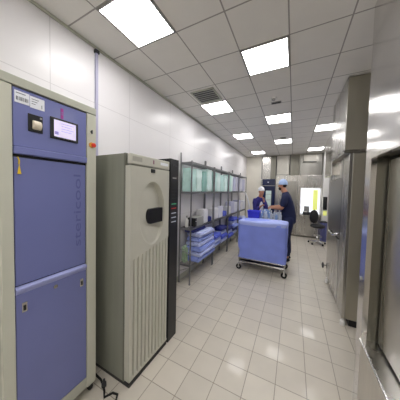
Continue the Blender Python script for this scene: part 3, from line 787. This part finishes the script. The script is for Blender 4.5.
# swivel stool
t = thing('swivel_chair', 'black swivel chair on a chrome five-star base in front of the steel back wall', 'chair', (.70, 6.62, 0))
t.scale = (.95, .95, 1)
part('seat', lambda b: ell(b, (0, 0, .55), (.21, .20, .075), 24, 8), m_black, t, smooth=True)
part('backrest', lambda b: ell(b, (-.10, .13, .82), (.13, .06, .22), 20, 10), m_black, t, smooth=True)
part('back_bar', lambda b: tube(b, [(0, .02, .50), (-.05, .14, .50), (-.09, .20, .60), (-.10, .18, .80)], .014, 8), m_black, t, smooth=True)
part('gas_column', lambda b: (tube(b, [(0, 0, .08), (0, 0, .30)], .022, 12), tube(b, [(0, 0, .29), (0, 0, .50)], .014, 12)), m_chrome, t)
part('footring', lambda b: tube(b, [(.14*math.cos(a*math.pi/10), .14*math.sin(a*math.pi/10), .24) for a in range(21)], .008, 8), m_chrome, t)
for q in range(5):
    a = q*2*math.pi/5+.3
    lg = part('leg', lambda b: tube(b, [(0, 0, .09), (.24*math.cos(a), .24*math.sin(a), .065)], [.022, .013], 8), m_chrome, t)
    part('wheel', lambda b: lathe(b, [(.01, -.012), (.027, -.012), (.027, .012), (.01, .012)], (.24*math.cos(a), .24*math.sin(a), .027), n=14, axis='Y'), m_rubber, lg)

# ---------------------------------------------------------------- right: tall steel washer cabinet
RX = .57; RY = 2.70
t = thing('steel_washer', 'tall stainless washer cabinet with handle and upper hood against the right side', 'washer', (RX, RY, 0))
box('cabinet_body', (.03, XR-RX-.02, 0, 1.28, .09, 2.06), m_steel_mid, t, .006)
box('side_panel', (.035, .30, -.006, -.0005, .10, 2.05), m_steel_warm, t, .002)
box('front_column', (0, .03, 0, .30, .09, 2.06), m_steel, t, .004)
box('front_sheet', (.012, .03, .30, 1.28, 1.80, 2.06), m_steel, t, .004)
dr = box('upper_door', (.006, .03, .32, 1.26, .97, 1.78), m_steel_mid, t, .006)
def hl(b): tube(b, [(-.0, .34, 1.05), (-.045, .36, 1.02), (-.05, .50, .99), (-.045, .80, .98), (0, .84, .98)], .016, 10)
part('door_handle', hl, m_chrome, dr, smooth=True)
box('door_gap', (.02, .031, .305, 1.27, .945, .97), m_black, t)
box('lower_door', (.006, .03, .32, 1.26, .12, .94), m_steel, t, .006)
box('door_seam', (.001, .029, .302, .32, .1, 2.0), m_dkgrey, t)
box('panel_edge', (-.001, .03, -.002, .012, .09, 2.06), m_steel, t, .002)
box('plinth', (.08, XR-RX-.03, .03, 1.26, 0, .09), m_black, t)
for yy in (.05, 1.2):
    part('foot', lambda b: lathe(b, [(.024, 0), (.026, .01), (.026, .05), (.015, .06), (.015, .095)], (.018, yy-.03, 0), n=14), m_white, t, smooth=False)
hd_ = box('upper_hood', (-.063, XR-RX-.02, -.03, .80, 2.085, ZC-.004), m_steel, t, .006)
box('hood_side', (-.055, XR-RX-.03, -.036, -.0305, 2.09, ZC-.01), m_steel_warm, hd_, .002)
box('hood_rear', (-.055, XR-RX-.02, .805, 1.45, 1.86, 2.55), m_steel_pol, hd_, .006)
box('hood_lip', (-.055, .2, .0, .80, 2.06, 2.085), m_steel_mid, hd_)
t = thing('drain_valve', 'small round grey valve low beside the tall steel washer', 'valve', (.60, 4.06, .24))
part('valve_wheel', lambda b: lathe(b, [(.028, -.075), (.05, -.07), (.05, -.05), (.028, -.045)], n=18, axis='X'), m_dkgrey, t)
part('valve_stem', lambda b: lathe(b, [(.012, -.05), (.012, .30)], n=10, axis='X'), m_chrome, t)
part('valve_pipe', lambda b: tube(b, [(.02, 0, 0), (.02, 0, -.239)], .016, 10), m_chrome, t)

# ---------------------------------------------------------------- right: near washer with door recess
WX = .462; W1 = 1.74; W0 = .35; ZB = .565; ZO = 1.835; OY1 = 1.635; OY0 = .62; DP = .095
t = thing('steel_sterilizer', 'large polished stainless sterilizer front with a recessed door, nearest on the right', 'sterilizer', (WX, 1.1, 0))
o_ = 1.1
def shell(b):
    T_ = XR-WX-.02
    # front frame around the opening
    bx(b, 0, .03, OY1-o_, W1-o_, 0, ZC-.004)
    bx(b, 0, .03, W0-o_, OY0-o_, 0, ZC-.004)
    bx(b, 0, .03, OY0-o_, OY1-o_, ZO, ZC-.004)
part('front_frame', shell, m_steel_pol, t, bevel=.0)
box('lower_front', (.0, .03, OY0-o_, OY1-o_, 0, ZB), mat('pale_brushed_steel', 'c9c4ba', .34, .75, var=.04, scale=3, stretch=(10, 10, .6)), t)
box('side_casing', (.03, XR-WX-.02, OY1-o_+.01, W1-o_, 0, ZC-.004), m_steel, t)
box('near_casing', (.03, XR-WX-.02, W0-o_, OY0-o_-.01, 0, ZC-.004), m_steel, t)
box('recess_jamb', (.0305, DP, OY1-o_, OY1-o_+.009, ZB, ZO), m_steel_dk, t)
box('recess_jamb', (.0305, DP, OY0-o_-.009, OY0-o_, ZB, ZO), m_steel_dk, t)
box('recess_lintel', (.0305, DP+.05, OY0-o_, OY1-o_, ZO, ZO+.02), m_steel_dk, t)
box('recess_sill', (-.004, DP, OY0-o_, OY1-o_+.004, ZB, ZB+.014), m_steel, t, .002)
box('door_gasket', (DP, DP+.01, OY0-o_, OY1-o_, ZB, ZO), m_rubber, t)
sd_ = box('sliding_door', (DP-.012, DP+.03, OY0-o_+.014, OY1-o_-.018, ZB+.03, ZO-.02), m_steel, t, .006)
box('sill_lip', (-.008, .0, OY0-o_, OY1-o_+.004, ZB-.004, ZB+.012), m_chrome, t, .002)
part('lamp_switch', lambda b: lathe(b, [(.012, -.006), (.014, 0)], (0, 1.70-o_, .98), n=14, axis='X'), m_grey, t)
